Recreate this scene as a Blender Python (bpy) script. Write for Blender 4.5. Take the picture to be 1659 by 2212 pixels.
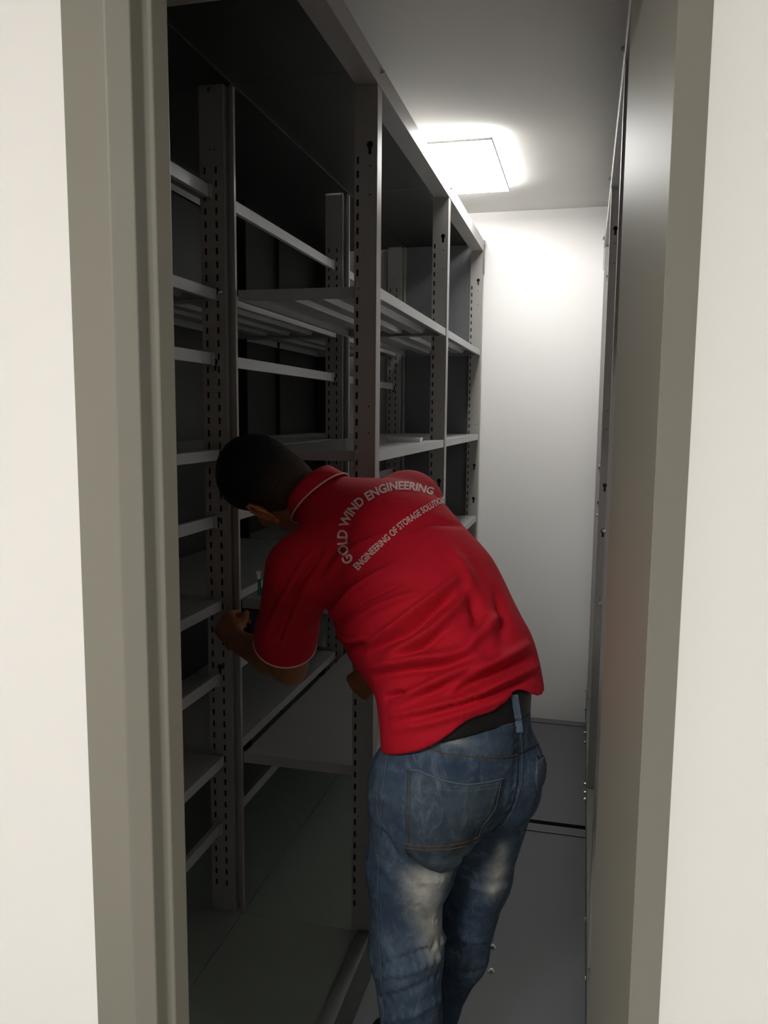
import bpy, bmesh, math, random
import numpy as np
from mathutils import Vector, Matrix
from mathutils.bvhtree import BVHTree

for o in list(bpy.data.objects): bpy.data.objects.remove(o)
SC = bpy.context.scene
COL = SC.collection
random.seed(4); rng = np.random.default_rng(4)

# ------------------------------------------------------------------ camera
CAM_H = 1.6
YAW, PITCH, ROLL, FPX = 0.243177, 0.120692, 0.008808, 1742.886      # focal length in pixels of the 1659 x 2212 frame
IW, IH = 1659, 2212
def cam_axes():
    cy, sy = math.cos(YAW), math.sin(YAW); cp, sp = math.cos(PITCH), math.sin(PITCH); cr, sr = math.cos(ROLL), math.sin(ROLL)
    fwd = Vector((-sy, cy, 0)); right = Vector((cy, sy, 0)); up = Vector((0, 0, 1))
    f2 = fwd*cp - up*sp; u2 = up*cp + fwd*sp
    return right*cr + u2*sr, u2*cr - right*sr, f2
CR, CU, CF = cam_axes()
CPOS = Vector((0, 0, CAM_H))
cam = bpy.data.cameras.new('camera'); camo = bpy.data.objects.new('camera', cam); COL.objects.link(camo)
cam.sensor_fit = 'HORIZONTAL'; cam.sensor_width = 36.0; cam.lens = 36.0*FPX/IW
cam.clip_start = 0.02; cam.clip_end = 50
camo.matrix_world = Matrix(((CR.x, CU.x, -CF.x, 0), (CR.y, CU.y, -CF.y, 0), (CR.z, CU.z, -CF.z, CAM_H), (0, 0, 0, 1)))
SC.camera = camo
def ray(px, py):
    return (CR*((px-IW/2)/FPX) - CU*((py-IH/2)/FPX) + CF)
def at(px, py, Y):                 # survey helper: a sight line of the calibrated photograph met with the plane at depth Y
    d = ray(px, py); return CPOS + d*(Y/d.y)

# ------------------------------------------------------------------ world, light, exposure
w = bpy.data.worlds.new('world'); SC.world = w; w.use_nodes = True
w.node_tree.nodes['Background'].inputs[0].default_value = (0.5, 0.5, 0.52, 1)
w.node_tree.nodes['Background'].inputs[1].default_value = 0.02
SC.view_settings.view_transform = 'Standard'; SC.view_settings.look = 'None'
SC.view_settings.gamma = 1.0; SC.view_settings.use_curve_mapping = False
SC.view_settings.exposure = 0.0
LAMP_ROOM = 34.0        # ceiling panel of the strong room
LAMP_HALL = 70.0        # hall panel behind the photographer and the added fill panel

# ------------------------------------------------------------------ materials
def srgb(r, g, b):
    def f(c):
        c /= 255.0
        return c/12.92 if c <= 0.04045 else ((c+0.055)/1.055)**2.4
    return (f(r), f(g), f(b), 1)
def mat(name, col, rough=0.5, metal=0.0, noise=0.0, nscale=40, bump=0.0, bscale=300, spec=0.5):
    m = bpy.data.materials.new(name); m.use_nodes = True; nt = m.node_tree; b = nt.nodes['Principled BSDF']
    b.inputs['Base Color'].default_value = col; b.inputs['Roughness'].default_value = rough; b.inputs['Metallic'].default_value = metal
    b.inputs['Specular IOR Level'].default_value = spec
    tc = nt.nodes.new('ShaderNodeTexCoord')
    if noise > 0:
        n = nt.nodes.new('ShaderNodeTexNoise'); n.inputs['Scale'].default_value = nscale; n.inputs['Detail'].default_value = 4
        nt.links.new(tc.outputs['Object'], n.inputs['Vector'])
        mx = nt.nodes.new('ShaderNodeMix'); mx.data_type = 'RGBA'
        mx.inputs[6].default_value = tuple(c*(1-noise) for c in col[:3])+(1,); mx.inputs[7].default_value = tuple(min(1, c*(1+noise)) for c in col[:3])+(1,)
        nt.links.new(n.outputs['Fac'], mx.inputs[0]); nt.links.new(mx.outputs[2], b.inputs['Base Color'])
    if bump > 0:
        n2 = nt.nodes.new('ShaderNodeTexNoise'); n2.inputs['Scale'].default_value = bscale; n2.inputs['Detail'].default_value = 3
        nt.links.new(tc.outputs['Object'], n2.inputs['Vector'])
        bp = nt.nodes.new('ShaderNodeBump'); bp.inputs['Strength'].default_value = bump; bp.inputs['Distance'].default_value = 0.002
        nt.links.new(n2.outputs['Fac'], bp.inputs['Height']); nt.links.new(bp.outputs['Normal'], b.inputs['Normal'])
    return m
def emis(name, col, s):
    m = bpy.data.materials.new(name); m.use_nodes = True; b = m.node_tree.nodes['Principled BSDF']
    b.inputs['Base Color'].default_value = (0.8, 0.8, 0.8, 1); b.inputs['Emission Color'].default_value = col; b.inputs['Emission Strength'].default_value = s
    return m
M = {}
M['wall'] = mat('white_wall_paint', srgb(236, 234, 230), 0.75, noise=0.015, nscale=6, bump=0.05, bscale=180)
M['wall_in'] = mat('white_room_wall_paint', srgb(236, 234, 232), 0.6, noise=0.01, nscale=5, bump=0.03, bscale=150)
M['ceiling'] = mat('white_ceiling_paint', srgb(232, 230, 225), 0.85, noise=0.01, nscale=5)
M['frame'] = mat('grey_door_frame_paint', srgb(130, 127, 116), 0.46, noise=0.02, nscale=8, bump=0.03, bscale=60, spec=0.4)
M['steel'] = mat('grey_powder_coated_steel', srgb(150, 147, 144), 0.38, noise=0.04, nscale=25, bump=0.04, bscale=500)
M['shelf'] = mat('light_grey_shelf_steel', srgb(165, 165, 166), 0.33, noise=0.03, nscale=20, bump=0.03, bscale=500)
M['panel'] = mat('shade_darkened_sheet_steel', srgb(27, 29, 27), 0.4, noise=0.05, nscale=12, bump=0.03, bscale=400)  # steel darkened: the shade inside the racking is put into its colour
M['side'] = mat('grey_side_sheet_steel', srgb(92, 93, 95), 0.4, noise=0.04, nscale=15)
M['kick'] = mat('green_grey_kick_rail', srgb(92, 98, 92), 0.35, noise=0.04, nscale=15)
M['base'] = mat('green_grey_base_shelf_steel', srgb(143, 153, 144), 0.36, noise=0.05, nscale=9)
M['floor'] = mat('dark_grey_floor_panel', srgb(80, 82, 85), 0.42, noise=0.05, nscale=7, bump=0.04, bscale=250)
M['floor_hall'] = mat('grey_hall_floor', srgb(74, 72, 70), 0.5, noise=0.05, nscale=7)
M['subfloor'] = mat('black_subfloor', srgb(14, 14, 15), 0.8)
M['bolt'] = mat('zinc_plated_bolt', srgb(190, 190, 188), 0.25, metal=1.0)
M['dark'] = mat('dark_plastic', srgb(20, 20, 20), 0.5)
M['lamp_frame'] = mat('white_lamp_trim', srgb(190, 190, 188), 0.5)
M['belt'] = mat('black_belt_leather', srgb(17, 17, 17), 0.55, bump=0.2, bscale=500)
M['white_print'] = mat('white_shirt_print', srgb(226, 196, 190), 0.8)
M['piping'] = mat('white_piping', srgb(226, 190, 184), 0.8)
M['stitch_brown'] = mat('brown_stitching', srgb(104, 78, 56), 0.8)
M['stitch_pale'] = mat('pale_stitching', srgb(98, 112, 124), 0.8)
M['stitch_dark'] = mat('dark_seam', srgb(24, 33, 48), 0.9)
M['pen_blue'] = mat('teal_pen_barrel', srgb(30, 110, 125), 0.3)
M['pen_white'] = mat('white_pen_cap', srgb(225, 228, 222), 0.4)
M['eye'] = mat('eye_white', srgb(225, 220, 212), 0.2)
M['shoe'] = mat('black_shoe_leather', srgb(24, 23, 22), 0.45)
M['paper'] = mat('white_label_strip', srgb(215, 215, 212), 0.5)
M['lamp_room'] = emis('room_lamp_light', (1, 0.99, 0.96, 1), LAMP_ROOM)
M['lamp_hall'] = emis('hall_lamp_light', (1, 0.975, 0.94, 1), LAMP_HALL)

def attr_mat(name, rough, noise_amt, nscale, bump, bscale, extra=None):
    m = bpy.data.materials.new(name); m.use_nodes = True; nt = m.node_tree; b = nt.nodes['Principled BSDF']
    b.inputs['Roughness'].default_value = rough; b.inputs['Specular IOR Level'].default_value = 0.3
    a = nt.nodes.new('ShaderNodeAttribute'); a.attribute_name = 'col'
    tc = nt.nodes.new('ShaderNodeTexCoord')
    n = nt.nodes.new('ShaderNodeTexNoise'); n.inputs['Scale'].default_value = nscale; n.inputs['Detail'].default_value = 6; n.inputs['Roughness'].default_value = 0.65
    nt.links.new(tc.outputs['Object'], n.inputs['Vector'])
    mr = nt.nodes.new('ShaderNodeMapRange'); mr.inputs[1].default_value = 0.3; mr.inputs[2].default_value = 0.7
    mr.inputs[3].default_value = 1-noise_amt; mr.inputs[4].default_value = 1+noise_amt
    nt.links.new(n.outputs['Fac'], mr.inputs[0])
    mul = nt.nodes.new('ShaderNodeVectorMath'); mul.operation = 'SCALE'
    nt.links.new(a.outputs['Color'], mul.inputs[0]); nt.links.new(mr.outputs[0], mul.inputs['Scale'])
    nt.links.new(mul.outputs[0], b.inputs['Base Color'])
    n2 = nt.nodes.new('ShaderNodeTexNoise'); n2.inputs['Scale'].default_value = bscale; n2.inputs['Detail'].default_value = 4
    nt.links.new(tc.outputs['Object'], n2.inputs['Vector'])
    bp = nt.nodes.new('ShaderNodeBump'); bp.inputs['Strength'].default_value = bump; bp.inputs['Distance'].default_value = 0.004
    nt.links.new(n2.outputs['Fac'], bp.inputs['Height']); nt.links.new(bp.outputs['Normal'], b.inputs['Normal'])
    return m
M['skin'] = attr_mat('brown_skin', 0.5, 0.10, 60, 0.12, 200)
M['shirt'] = attr_mat('red_cotton_pique', 0.85, 0.05, 60, 0.22, 90)
M['jeans'] = attr_mat('washed_blue_denim', 0.85, 0.30, 38, 0.30, 70)
nt = M['jeans'].node_tree; pb = nt.nodes['Principled BSDF']; src = pb.inputs['Base Color'].links[0].from_socket      # pale scuffs of the wash
tc = nt.nodes.new('ShaderNodeTexCoord'); mp = nt.nodes.new('ShaderNodeMapping'); mp.inputs['Scale'].default_value = (30, 30, 14); mp.inputs['Rotation'].default_value = (0.4, 0.3, 0)
nz = nt.nodes.new('ShaderNodeTexNoise'); nz.inputs['Scale'].default_value = 1.0; nz.inputs['Detail'].default_value = 7; nz.inputs['Roughness'].default_value = 0.75; nz.inputs['Distortion'].default_value = 1.2
mr = nt.nodes.new('ShaderNodeMapRange'); mr.inputs[1].default_value = 0.50; mr.inputs[2].default_value = 0.74; mr.inputs[4].default_value = 0.6
mx = nt.nodes.new('ShaderNodeMix'); mx.data_type = 'RGBA'; mx.inputs[7].default_value = srgb(128, 142, 154)
nt.links.new(tc.outputs['Object'], mp.inputs['Vector']); nt.links.new(mp.outputs[0], nz.inputs['Vector']); nt.links.new(nz.outputs['Fac'], mr.inputs[0])
nt.links.new(mr.outputs[0], mx.inputs[0]); nt.links.new(src, mx.inputs[6]); nt.links.new(mx.outputs[2], pb.inputs['Base Color'])
M['hair'] = attr_mat('short_black_hair', 0.6, 0.35, 260, 0.6, 420)

# ------------------------------------------------------------------ object helpers
def link(name, me, m=None, parent=None):
    o = bpy.data.objects.new(name, me); COL.objects.link(o)
    if m is not None and me is not None: me.materials.append(m)
    if parent is not None: o.parent = parent
    return o
def tag(o, label=None, cat=None, group=None, kind=None):
    if label: o['label'] = label
    if cat: o['category'] = cat
    if group: o['group'] = group
    if kind: o['kind'] = kind
    return o
def empty(name, loc=(0, 0, 0)):
    o = bpy.data.objects.new(name, None); COL.objects.link(o); o.location = loc; o.empty_display_size = 0.05
    return o
def bm_box(bm, x0, x1, y0, y1, z0, z1):
    v = [bm.verts.new(p) for p in ((x0, y0, z0), (x1, y0, z0), (x1, y1, z0), (x0, y1, z0), (x0, y0, z1), (x1, y0, z1), (x1, y1, z1), (x0, y1, z1))]
    for f in ((0, 3, 2, 1), (4, 5, 6, 7), (0, 1, 5, 4), (1, 2, 6, 5), (2, 3, 7, 6), (3, 0, 4, 7)): bm.faces.new([v[i] for i in f])
def bm_obj(name, bm, m, parent=None, bevel=0.0, seg=2, smooth=False):
    bmesh.ops.recalc_face_normals(bm, faces=bm.faces)
    me = bpy.data.meshes.new(name); bm.to_mesh(me); bm.free()
    o = link(name, me, m, parent)
    if bevel > 0:
        b = o.modifiers.new('bevel', 'BEVEL'); b.width = bevel; b.segments = seg; b.limit_method = 'ANGLE'; b.angle_limit = math.radians(40)
        b.harden_normals = False
    if smooth:
        me.polygons.foreach_set('use_smooth', [True]*len(me.polygons))
    return o
def box(name, x0, x1, y0, y1, z0, z1, m, parent=None, bevel=0.0):
    bm = bmesh.new(); bm_box(bm, min(x0, x1), max(x0, x1), min(y0, y1), max(y0, y1), min(z0, z1), max(z0, z1))
    return bm_obj(name, bm, m, parent, bevel)
def boxes(name, L, m, parent=None, bevel=0.0):
    bm = bmesh.new()
    for b in L: bm_box(bm, min(b[0], b[1]), max(b[0], b[1]), min(b[2], b[3]), max(b[2], b[3]), min(b[4], b[5]), max(b[4], b[5]))
    return bm_obj(name, bm, m, parent, bevel)
def prism(name, prof, z0, z1, m, parent=None, bevel=0.0, seg=2):
    bm = bmesh.new()
    a = [bm.verts.new((x, y, z0)) for x, y in prof]; b = [bm.verts.new((x, y, z1)) for x, y in prof]
    n = len(prof)
    bm.faces.new(a[::-1]); bm.faces.new(b)
    for i in range(n): bm.faces.new((a[i], a[(i+1) % n], b[(i+1) % n], b[i]))
    return bm_obj(name, bm, m, parent, bevel, seg)
def ribbon(path, t):             # open 2D polyline -> closed outline of thickness t to its left
    n = len(path); off = []
    for i in range(n):
        p = Vector(path[i]); d0 = (p-Vector(path[i-1])).normalized() if i > 0 else None; d1 = (Vector(path[i+1])-p).normalized() if i < n-1 else None
        d0 = d0 or d1; d1 = d1 or d0
        n0 = Vector((-d0.y, d0.x)); n1 = Vector((-d1.y, d1.x)); b = (n0+n1); b = b/max(0.3, b.length_squared)*2
        off.append(tuple(p+b*t))
    return [tuple(p) for p in path]+off[::-1]
def mesh_from(name, V, F):
    me = bpy.data.meshes.new(name); me.from_pydata([tuple(v) for v in V], [], [tuple(f) for f in F]); me.update(); return me
def tube(name, pts, r, m, parent=None, n=6, closed=False):
    P = [Vector(p) for p in pts]; V = []; F = []; k = len(P)
    for i in range(k):
        if closed: t = P[(i+1) % k]-P[i-1]
        else: t = P[min(k-1, i+1)]-P[max(0, i-1)]
        t.normalize(); a = t.orthogonal().normalized() if i == 0 else (pa - t*pa.dot(t)).normalized()
        pa = a; b = t.cross(a)
        for j in range(n): V.append(P[i]+(a*math.cos(2*math.pi*j/n)+b*math.sin(2*math.pi*j/n))*r)
    for i in range(k if closed else k-1):
        for j in range(n):
            i2 = (i+1) % k
            F.append((i*n+j, i*n+(j+1) % n, i2*n+(j+1) % n, i2*n+j))
    if not closed: F.append(tuple(range(n))[::-1]); F.append(tuple((k-1)*n+j for j in range(n)))
    me = mesh_from(name, V, F); me.polygons.foreach_set('use_smooth', [True]*len(me.polygons))
    return link(name, me, m, parent)
_hex = None
def hex_mesh():                  # hex bolt head with a washer and a domed shank end, axis +X, shared by all bolts
    global _hex
    if _hex: return _hex
    bm = bmesh.new()
    def disc(r, x0, x1, n, ph=0):
        a = [bm.verts.new((x0, r*math.cos(ph+2*math.pi*i/n), r*math.sin(ph+2*math.pi*i/n))) for i in range(n)]
        b = [bm.verts.new((x1, r*math.cos(ph+2*math.pi*i/n), r*math.sin(ph+2*math.pi*i/n))) for i in range(n)]
        bm.faces.new(a[::-1]); bm.faces.new(b)
        for i in range(n): bm.faces.new((a[i], a[(i+1) % n], b[(i+1) % n], b[i]))
    disc(0.0085, 0, 0.0015, 12); disc(0.0063, 0.0015, 0.0065, 6); disc(0.003, 0.0065, 0.0095, 8)
    bmesh.ops.recalc_face_normals(bm, faces=bm.faces)
    _hex = bpy.data.meshes.new('bolt'); bm.to_mesh(_hex); bm.free(); _hex.materials.append(M['bolt'])
    return _hex
def bolt(parent, loc, axis='+x', s=1.0):
    o = link('bolt', hex_mesh(), None, parent); o.location = loc; o.scale = (s, s, s)
    o.rotation_euler = {'+x': (0.3, 0, 0), '-x': (0.5, 0, math.pi), '-y': (0, 0.4, -math.pi/2), '+z': (0, -math.pi/2, 0.4)}[axis]
    return o

# ================================================================== THE SETTING
WF0, WF1 = 0.84, 0.945          # door wall, near and far face
OX0, OX1 = -0.532, 0.066        # rough opening
OZ = 2.12
END_Y = 4.285; CEIL = 2.63
XL, XR = -1.62, 0.53
HX0, HX1, HY0 = -2.0, 4.2, -4.5
st = lambda o: tag(o, kind='structure')
wf = boxes('wall_front', [(HX0, OX0, WF0, WF1, 0, CEIL+0.1), (OX1, HX1, WF0, WF1, 0, CEIL+0.1), (OX0, OX1, WF0, WF1, OZ, CEIL+0.1)], M['wall']); st(wf)
st(box('wall_back', XL-0.1, XR+0.1, END_Y, END_Y+0.1, -0.05, CEIL+0.1, M['wall_in']))
st(box('wall_left', XL-0.1, XL, WF1, END_Y, -0.05, CEIL+0.1, M['wall_in']))
st(box('wall_right', XR, XR+0.1, WF1, END_Y, -0.05, CEIL+0.1, M['wall_in']))
# outline of the ceiling lamp
LX0, LX1, LY0, LY1 = -0.975, -0.37, 3.08, 3.785
st(box('ceiling', XL, XR, WF1, END_Y, CEIL, CEIL+0.08, M['ceiling']))
# floor of steel panels with open joints over a black subfloor
fl = box('floor', XL, XR, WF1-0.1, END_Y, -0.06, -0.035, M['subfloor']); st(fl)
for (a, b, strip) in ((0.86, 1.785, False), (1.802, 3.075, True), (3.113, 4.215, True)):
    p = box('floor_panel', XL+0.01, XR-0.01, a, b, -0.035, -0.003, M['floor'], fl, 0.002)
    if strip: box('edge_strip', XL+0.01, XR-0.01, b-0.058, b-0.001, -0.003, 0.001, M['floor'], p, 0.001)
st(box('floor_hall', HX0, HX1, HY0, WF1-0.1, -0.06, -0.002, M['floor_hall']))
st(box('wall_hall_back', HX0-0.1, HX1+0.1, HY0-0.1, HY0, -0.06, CEIL+0.2, M['wall']))
st(box('wall_hall_left', HX0-0.1, HX0, HY0, WF0, -0.06, CEIL+0.2, M['wall']))
st(box('wall_hall_right', HX1, HX1+0.1, HY0, WF0, -0.06, CEIL+0.2, M['wall']))
st(box('ceiling_hall', HX0-0.1, HX1+0.1, HY0-0.1, WF0, CEIL+0.1, CEIL+0.2, M['ceiling']))

# door frame: pressed grey steel profile, both jambs and the head, children of door_1
door = st(empty('door_1', (0, WF0, 0)))
def dp(L): return [(x, y-WF0) for x, y in L]
Lp = [(-0.584, WF0+0.0), (-0.516, 0.818), (-0.492, 0.830), (-0.4905, 0.852), (-0.486, 0.855), (-0.4815, 0.857), (-0.4805, 0.862),
      (-0.4760, 0.882), (-0.5180, 0.950), (-0.531, 0.950), (-0.533, WF0+0.0)]
prism('left_jamb', dp(Lp), -0.03, OZ+0.04, M['frame'], door, 0.0016, 3)
Rp = [(0.0995, WF0+0.0), (0.0640, 0.788), (0.0330, 1.052), (0.0345, 1.053), (0.0465, 0.950), (0.062, 0.948), (0.067, WF0+0.0)]
prism('right_jamb', dp(Rp), -0.03, OZ+0.04, M['frame'], door, 0.0016, 3)
boxes('head_jamb', [(OX0+0.01, OX1-0.03, 0.818-WF0, 0.955-WF0, OZ-0.03, OZ+0.04)], M['frame'], door, 0.002)

# ceiling lamp of the strong room, diffuser dropped so its sides brighten the ceiling
lamp = empty('ceiling_light', ((LX0+LX1)/2, (LY0+LY1)/2, CEIL))
tag(lamp, 'square white ceiling light panel glowing above the left racking', 'light')
hx, hy = (LX1-LX0)/2, (LY1-LY0)/2
boxes('trim_frame', [(-hx, -hx+0.004, -hy, hy, -0.034, -0.026), (hx-0.004, hx, -hy, hy, -0.034, -0.026), (-hx+0.004, hx-0.004, -hy, -hy+0.004, -0.034, -0.026), (-hx+0.004, hx-0.004, hy-0.004, hy, -0.034, -0.026)], M['lamp_frame'], lamp)
box('diffuser', -hx+0.004, hx-0.004, -hy+0.004, hy-0.004, -0.030, 0.0, M['lamp_room'], lamp)
# hall lamps (behind and above the photographer), the far right one added to brighten the wall
for x, lab in ((-0.85, 'flat square ceiling panel lamp in the hall, left of the doorway'), (2.6, 'unseen flat square fill lamp added in the hall, far right of the doorway')):
    l = empty('hall_light', (x, -1.35, CEIL+0.1)); tag(l, lab, 'light', 'hall ceiling lamps')
    box('lamp_housing', -0.31, 0.31, -0.31, 0.31, -0.03, 0, M['lamp_frame'], l); box('diffuser', -0.29, 0.29, -0.29, 0.29, -0.034, -0.0301, M['lamp_hall'], l)

# ================================================================== SHELVING
Y0, Y1, Y2, Y3 = 0.954, 2.082, 3.172, 4.222
ZTOP0, ZTOP1 = 2.427, 2.482
LEVELS = {'A': 1.934, 'B': 1.501, 'C': 1.072, 'D': 0.607}
Z_BASE = 0.128
def curve_sheet(name, outer, holes, ex):
    """flat sheet with real holes in its own xy plane, thickness 2*ex"""
    cu = bpy.data.curves.new(name, 'CURVE'); cu.dimensions = '2D'; cu.fill_mode = 'BOTH'; cu.extrude = ex
    for poly in [outer]+holes:
        s = cu.splines.new('POLY'); s.points.add(len(poly)-1); s.use_cyclic_u = True
        for p, (x, y) in zip(s.points, poly): p.co = (x, y, 0, 1)
    o = bpy.data.objects.new(name, cu); COL.objects.link(o)
    dg = bpy.context.evaluated_depsgraph_get(); me = bpy.data.meshes.new_from_object(o.evaluated_get(dg))
    bpy.data.objects.remove(o); bpy.data.curves.remove(cu)
    return me
def rect(cx, cy, w, h): return [(cx-w/2, cy-h/2), (cx-w/2, cy+h/2), (cx+w/2, cy+h/2), (cx+w/2, cy-h/2)]
def keyhole(cx, cy):
    r, s = 0.0085, 0.0042; pts = [(cx-s, cy-0.024), (cx-s, cy-0.0075)]
    for i in range(11):
        a = math.radians(240 - 300*i/10); pts.append((cx+r*math.cos(a), cy+r*math.sin(a)))
    pts += [(cx+s, cy-0.0075), (cx+s, cy-0.024)]
    return pts
def dot(cx, cy, r=0.0025): return [(cx+r*math.cos(-a), cy+r*math.sin(-a)) for a in (0, 1.05, 2.09, 3.14, 4.19, 5.24)]
SLOT_Z = [0.205+0.0352*i for i in range(59)]
def web_mesh(name, w, cols, keys, dots, z0=0.0, z1=ZTOP1-0.003):
    """perforated web: built in short lengths, each a sheet with its own real holes, joined into one mesh"""
    cuts = [SLOT_Z[0]-0.0176+0.0352*i for i in range(len(SLOT_Z)+1)]
    cuts = [c for c in cuts if not any(k[1]-0.027 < c < k[1]+0.012 for k in keys) and not any(abs(d[1]-c) < 0.004 for d in dots)]
    cuts = [z0]+cuts+[2.35, z1]; V = []; F = []
    for a, b in zip(cuts[:-1], cuts[1:]):
        ins = lambda z: a < z < b
        holes = [rect(c, z, 0.0062, 0.0175) for c in cols for z in SLOT_Z if ins(z)]+[keyhole(*k) for k in keys if ins(k[1])]+[dot(*d) for d in dots if ins(d[1])]
        holes = [[(x, y-a) for x, y in h] for h in holes]
        me = curve_sheet(name, [(0, 0), (w, 0), (w, b-a), (0, b-a)], holes, 0.0009)
        n = len(V); V += [(v.co.x, v.co.z, v.co.y+a) for v in me.vertices]
        for p in me.polygons:
            zs = [V[n+i][2] for i in p.vertices]
            if max(zs)-min(zs) < 1e-5 and (abs(zs[0]-a) < 1e-5 or abs(zs[0]-b) < 1e-5): continue      # no inner end walls
            F.append([n+i for i in p.vertices])
        bpy.data.meshes.remove(me)
    me = bpy.data.meshes.new(name); me.from_pydata(V, [], F); bm = bmesh.new(); bm.from_mesh(me); bmesh.ops.remove_doubles(bm, verts=bm.verts, dist=1e-5); bmesh.ops.recalc_face_normals(bm, faces=bm.faces); bm.to_mesh(me); bm.free()
    return me
# front post (web with one slot column, keyholes near its front flange)
KEYS = [(0.0405, z) for z in (2.283, 1.338, 1.163)]
DOTS = [(0.0415, z) for z in (2.231, 2.160, 1.62, 1.55, 0.9)]
FP_W = 0.056
fp_web = web_mesh('web', FP_W, [0.0085], KEYS, DOTS)
bp_web = web_mesh('web', 0.070, [0.014, 0.047], [(0.036, 1.74), (0.036, 1.30), (0.036, 0.87)], [(0.03, 2.3), (0.044, 2.3)])
for me in (fp_web, bp_web): me.materials.append(M['steel'])
def mirror_mesh(me):
    m2 = me.copy()
    for v in m2.vertices: v.co.x = -v.co.x
    m2.flip_normals(); return m2
fp_web_m = mirror_mesh(fp_web); bp_web_m = mirror_mesh(bp_web)
def front_post(unit, X, y, sgn):
    """X = plane of the aisle-side flange; sgn=+1: aisle towards +X"""
    p = prism('upright_post', [(X-sgn*a, b) for a, b in ribbon([(0.058, y+0.022), (0.058, y), (0.0557, y)], 0.0018)] if False else
              [(X, y), (X, y+0.046), (X-sgn*0.010, y+0.046), (X-sgn*0.010, y+0.044), (X-sgn*0.0022, y+0.044), (X-sgn*0.0022, y+0.0022), (X-sgn*0.0045, y+0.0022), (X-sgn*0.0045, y)],
              0.0, ZTOP1-0.001, M['steel'], unit, 0.0012, 2)
    w = link('web', fp_web if sgn > 0 else fp_web_m, None, p); w.location = (X-sgn*0.0605, y+0.0012, 0)
    prism('rear_lip', [(X-sgn*0.0605, y+0.0022), (X-sgn*0.0605, y+0.022), (X-sgn*0.0024, y+0.022), (X-sgn*0.0024, y+0.0205), (X-sgn*0.059, y+0.0205), (X-sgn*0.059, y+0.0022)], 0, ZTOP1-0.003, M['panel'], p)  # closes the post behind its slots; their shade is put into its colour
    return p
def back_post(unit, X, y, sgn):
    """double post between two units back to back; X = its aisle-side edge"""
    p = prism('upright_post', [(X-sgn*a, b) for a, b in ((0.0, y+0.010), (0.0, y+0.022), (0.0022, y+0.022), (0.0022, y+0.0122), (0.0065, y+0.0122), (0.0065, y+0.030), (0.0105, y+0.030), (0.0105, y+0.010))],
              0.0, ZTOP1-0.003, M['steel'], unit)
    prism('channel', [(X-sgn*a, b) for a, b in ((0.0105, y+0.024), (0.0105, y+0.027), (0.026, y+0.027), (0.026, y-0.001), (0.023, y-0.001), (0.023, y+0.024))], 0.0, ZTOP1-0.003, M['steel'], p, 0.0008)
    w = link('web', bp_web if sgn > 0 else bp_web_m, None, p); w.location = (X-sgn*0.095, y+0.0012, 0)
    prism('rear_lip', [(X-sgn*0.095, y+0.0022), (X-sgn*0.095, y+0.026), (X-sgn*0.027, y+0.026), (X-sgn*0.027, y+0.0245), (X-sgn*0.0935, y+0.0245), (X-sgn*0.0935, y+0.0022)], 0, ZTOP1-0.003, M['panel'], p)  # backs the slots in the shade-darkened sheet colour
    return p
def shelf(unit, xa, xb, ya, yb, zt, lip=0.029, m=None, name='shelf'):
    """steel pan: deck with turned-down lips and stiffeners under it"""
    m = m or M['shelf']; x0, x1 = min(xa, xb), max(xa, xb); t = 0.0014
    s = boxes(name, [(x0, x1, ya, yb, zt-t, zt),
                     (x0, x0+t, ya, yb, zt-lip, zt-t), (x1-t, x1, ya, yb, zt-lip, zt-t), (x0+t, x1-t, ya, ya+t, zt-lip, zt-t), (x0+t, x1-t, yb-t, yb, zt-lip, zt-t),
                     (x0+t, x0+0.016, ya+t, yb-t, zt-lip, zt-lip+t), (x1-0.016, x1-t, ya+t, yb-t, zt-lip, zt-lip+t),
                     (x0+0.016, x1-0.016, ya+t, ya+0.014, zt-lip, zt-lip+t), (x0+0.016, x1-0.016, yb-0.014, yb-t, zt-lip, zt-lip+t)], m, unit, 0.0006)
    wdt = x1-x0
    for k in (0.28, 0.5, 0.72):
        c = x0+wdt*k
        prism_y('stiffener', [(c-0.034, zt-t), (c-0.022, zt-0.020), (c+0.022, zt-0.020), (c+0.034, zt-t)], ya+0.016, yb-0.016, m, s)
    return s
def prism_y(name, prof, y0, y1, m, parent=None, bevel=0.0):
    bm = bmesh.new(); a = [bm.verts.new((x, y0, z)) for x, z in prof]; b = [bm.verts.new((x, y1, z)) for x, z in prof]; n = len(prof)
    bm.faces.new(a[::-1]); bm.faces.new(b)
    for i in range(n): bm.faces.new((a[i], a[(i+1) % n], b[(i+1) % n], b[i]))
    return bm_obj(name, bm, m, parent, bevel)
BAYS = ((Y0, Y1), (Y1, Y2), (Y2, Y3))
def top_beam(unit, X, sgn):
    t = 0.002
    prof = [(X, ZTOP1), (X, ZTOP0), (X-sgn*0.058, ZTOP0), (X-sgn*0.058, ZTOP0+0.012), (X-sgn*0.056, ZTOP0+0.012), (X-sgn*0.056, ZTOP0+t), (X-sgn*t, ZTOP0+t), (X-sgn*t, ZTOP1)]
    b = prism_y('top_beam', prof, Y0-0.003, Y3+0.05, M['steel'], unit, 0.0008)
    return b
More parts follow.
